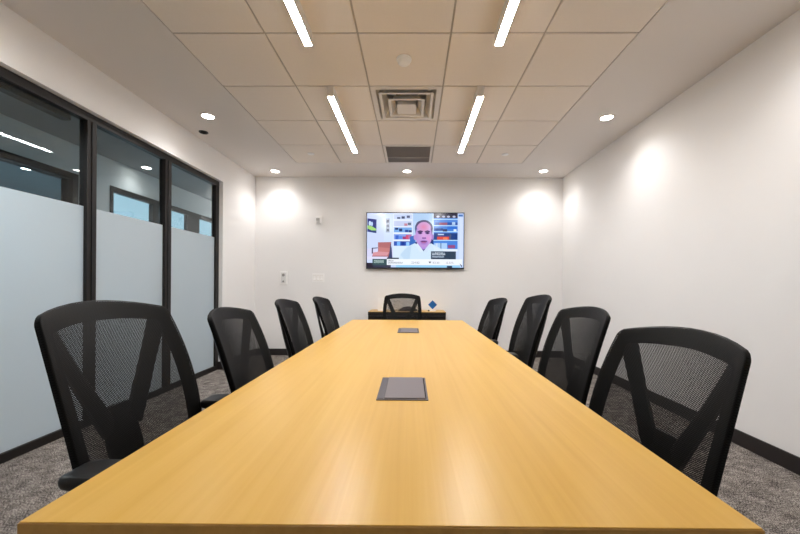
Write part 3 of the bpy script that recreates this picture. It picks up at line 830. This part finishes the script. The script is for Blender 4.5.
# chair behind the man, shirt, head
q.poly([(214, 118), (240, 112), (244, 160), (216, 160)], (58, 110, 190)); q.poly([(312, 118), (332, 126), (332, 164), (312, 164)], (30, 56, 120))
q.poly([(148, 277), (168, 205), (196, 172), (238, 152), (320, 152), (356, 170), (398, 200), (410, 277)], (206, 228, 246))
q.poly([(168, 210), (196, 176), (222, 164), (214, 230), (190, 240)], (190, 216, 240)); q.poly([(330, 165), (380, 190), (396, 205), (360, 240), (340, 220)], (214, 232, 248))
q.poly([(240, 150), (258, 172), (282, 192), (306, 178), (318, 154), (310, 146), (250, 140)], (54, 58, 120))
q.ell(284, 76, 45, 42, (70, 70, 110)); q.ell(282, 60, 38, 25, (88, 82, 118)); q.ell(284, 84, 38, 40, (200, 152, 206)); q.poly([(240, 70), (248, 62), (250, 110), (242, 104)], (78, 96, 140)); q.poly([(318, 64), (328, 78), (326, 108), (318, 110)], (96, 84, 120))
q.ell(240, 122, 7, 14, (190, 150, 210)); q.ell(327, 120, 6, 14, (170, 130, 200))
q.poly([(247, 140), (262, 172), (282, 184), (302, 174), (317, 140)], (176, 140, 220))
q.blend(283, 113, 41, 60, (214, 168, 222), (186, 146, 214), 8)
q.blend(284, 70, 30, 24, (222, 132, 172), (206, 156, 208), 8)
q.blend(306, 128, 16, 26, (226, 150, 214), (206, 160, 218), 6)
for u in (266, 302):
    q.poly([(u-14, 91), (u, 86), (u+13, 90), (u+13, 95), (u-14, 97)], (76, 52, 100)); q.ell(u, 100, 11, 6, (100, 66, 130)); q.ell(u, 100, 5, 4, (50, 34, 76))
q.poly([(280, 98), (288, 98), (293, 124), (276, 124)], (214, 160, 220)); q.ell(285, 126, 11, 4, (144, 96, 170)); q.ell(279, 125, 3, 3, (92, 56, 120)); q.ell(291, 125, 3, 3, (92, 56, 120))
q.blend(284, 148, 24, 16, (144, 100, 186), (186, 146, 216), 6); q.ell(284, 143, 17, 4, (110, 56, 118)); q.ell(284, 149, 12, 3, (180, 110, 170))
q.poly([(252, 152), (282, 190), (266, 196), (240, 160)], (216, 232, 250)); q.poly([(314, 152), (284, 190), (300, 198), (322, 160)], (206, 224, 246))
q.build('displayed_man', sc)
g_ = Pic(); g_.k = q.k+2
g_.rect(0, 252, 32, 277, (40, 32, 48)); g_.rect(32, 262, 146, 277, (56, 56, 78))
g_.rect(100, 225, 160, 234, (40, 56, 72)); g_.rect(28, 232, 102, 264, (58, 84, 88)); g_.rect(100, 232, 476, 262, (238, 244, 252))
g_.rect(146, 262, 465, 274, (150, 205, 240)); g_.rect(120, 262, 146, 277, (196, 214, 248)); g_.rect(400, 265, 426, 277, (40, 60, 84))
g_.rect(320, 192, 444, 232, (44, 62, 84)); g_.poly([(462, 252), (474, 262), (476, 274), (470, 268)], (50, 66, 96))
g_.poly([(308, 244), (322, 244), (315, 254)], (60, 60, 74))
g_.rect(0, 274, 482, 277, (34, 40, 52))
def glyphs(u, v, w, h, n, col, gap=0.25):
    for k in range(n):
        x = u+w*k/n; ww = w/n*(1-gap)
        s = rnd.randint(0, 3)
        g_.rect(x, v, x+ww*0.34, v+h, col)
        if s in (0, 2): g_.rect(x, v, x+ww, v+h*0.28, col)
        if s in (1, 2, 3): g_.rect(x+ww*0.66, v+h*(0.4 if s == 1 else 0), x+ww, v+h, col)
        if s in (0, 1): g_.rect(x, v+h*0.72, x+ww, v+h, col)
glyphs(326, 198, 66, 12, 10, (214, 228, 244)); glyphs(326, 214, 60, 9, 12, (196, 214, 236))
glyphs(36, 238, 50, 14, 7, (186, 208, 204)); glyphs(106, 237, 28, 7, 6, (96, 100, 112)); glyphs(106, 247, 74, 8, 14, (130, 136, 146))
cap = g_.build('caption_bar', sc)
def text(s, u, v, hgt, col, name):
    cu = bpy.data.curves.new(name, 'FONT'); cu.body = s; cu.size = hgt
    tmp = bpy.data.objects.new(name, cu); COL.objects.link(tmp)
    dg = bpy.context.evaluated_depsgraph_get()
    me = bpy.data.meshes.new_from_object(tmp.evaluated_get(dg))
    bpy.data.objects.remove(tmp)
    pp = Pic(); pp.k = g_.k+3; o = pp.P(u, v)
    for vt in me.vertices: vt.co = (o[0]+vt.co.x, o[1], o[2]+vt.co.y)
    me.materials.clear(); me.materials.append(SCR)
    ca = me.color_attributes.new('Col', 'FLOAT_COLOR', 'CORNER')
    for c in ca.data: c.color = srgb(*col)
    ob = bpy.data.objects.new(name, me); COL.objects.link(ob); ob.parent = sc
text('224.82', 222, 255, 0.046, (140, 138, 150), 'ticker_price')
text('\u00a53.30', 328, 255, 0.046, (146, 142, 158), 'ticker_change')
text('-0.32%', 392, 255, 0.046, (150, 140, 152), 'ticker_percent')

# ------------------------------------------------------------------ camera and view
cam = bpy.data.cameras.new('camera'); co = bpy.data.objects.new('camera', cam); COL.objects.link(co)
cam.sensor_fit = 'HORIZONTAL'; cam.sensor_width = 36.0; cam.lens = 350.0/800*36
PX, PY, yaw, roll = 409.0, 284.5, 0.011, 0.0064
cam.shift_x = (400-PX)/800; cam.shift_y = (PY-267)/800
cam.clip_start = 0.02
F = Vector((-math.sin(yaw), math.cos(yaw), 0)); R0 = Vector((math.cos(yaw), math.sin(yaw), 0)); Z = Vector((0, 0, 1))
R = R0*math.cos(roll)+Z*math.sin(roll); U = Z*math.cos(roll)-R0*math.sin(roll)
co.matrix_world = Matrix(((R.x, U.x, -F.x, 0), (R.y, U.y, -F.y, 0), (R.z, U.z, -F.z, 1.10), (0, 0, 0, 1)))
scene.camera = co

w = bpy.data.worlds.new('world'); scene.world = w; w.use_nodes = True
w.node_tree.nodes['Background'].inputs[0].default_value = (0.05, 0.05, 0.05, 1)
w.node_tree.nodes['Background'].inputs[1].default_value = 0.2
scene.view_settings.view_transform = 'Standard'; scene.view_settings.look = 'None'
scene.view_settings.gamma = 1.0; scene.view_settings.use_curve_mapping = False
scene.view_settings.exposure = 1.54
scene.cycles.max_bounces = 10; scene.cycles.diffuse_bounces = 6; scene.cycles.transparent_max_bounces = 16
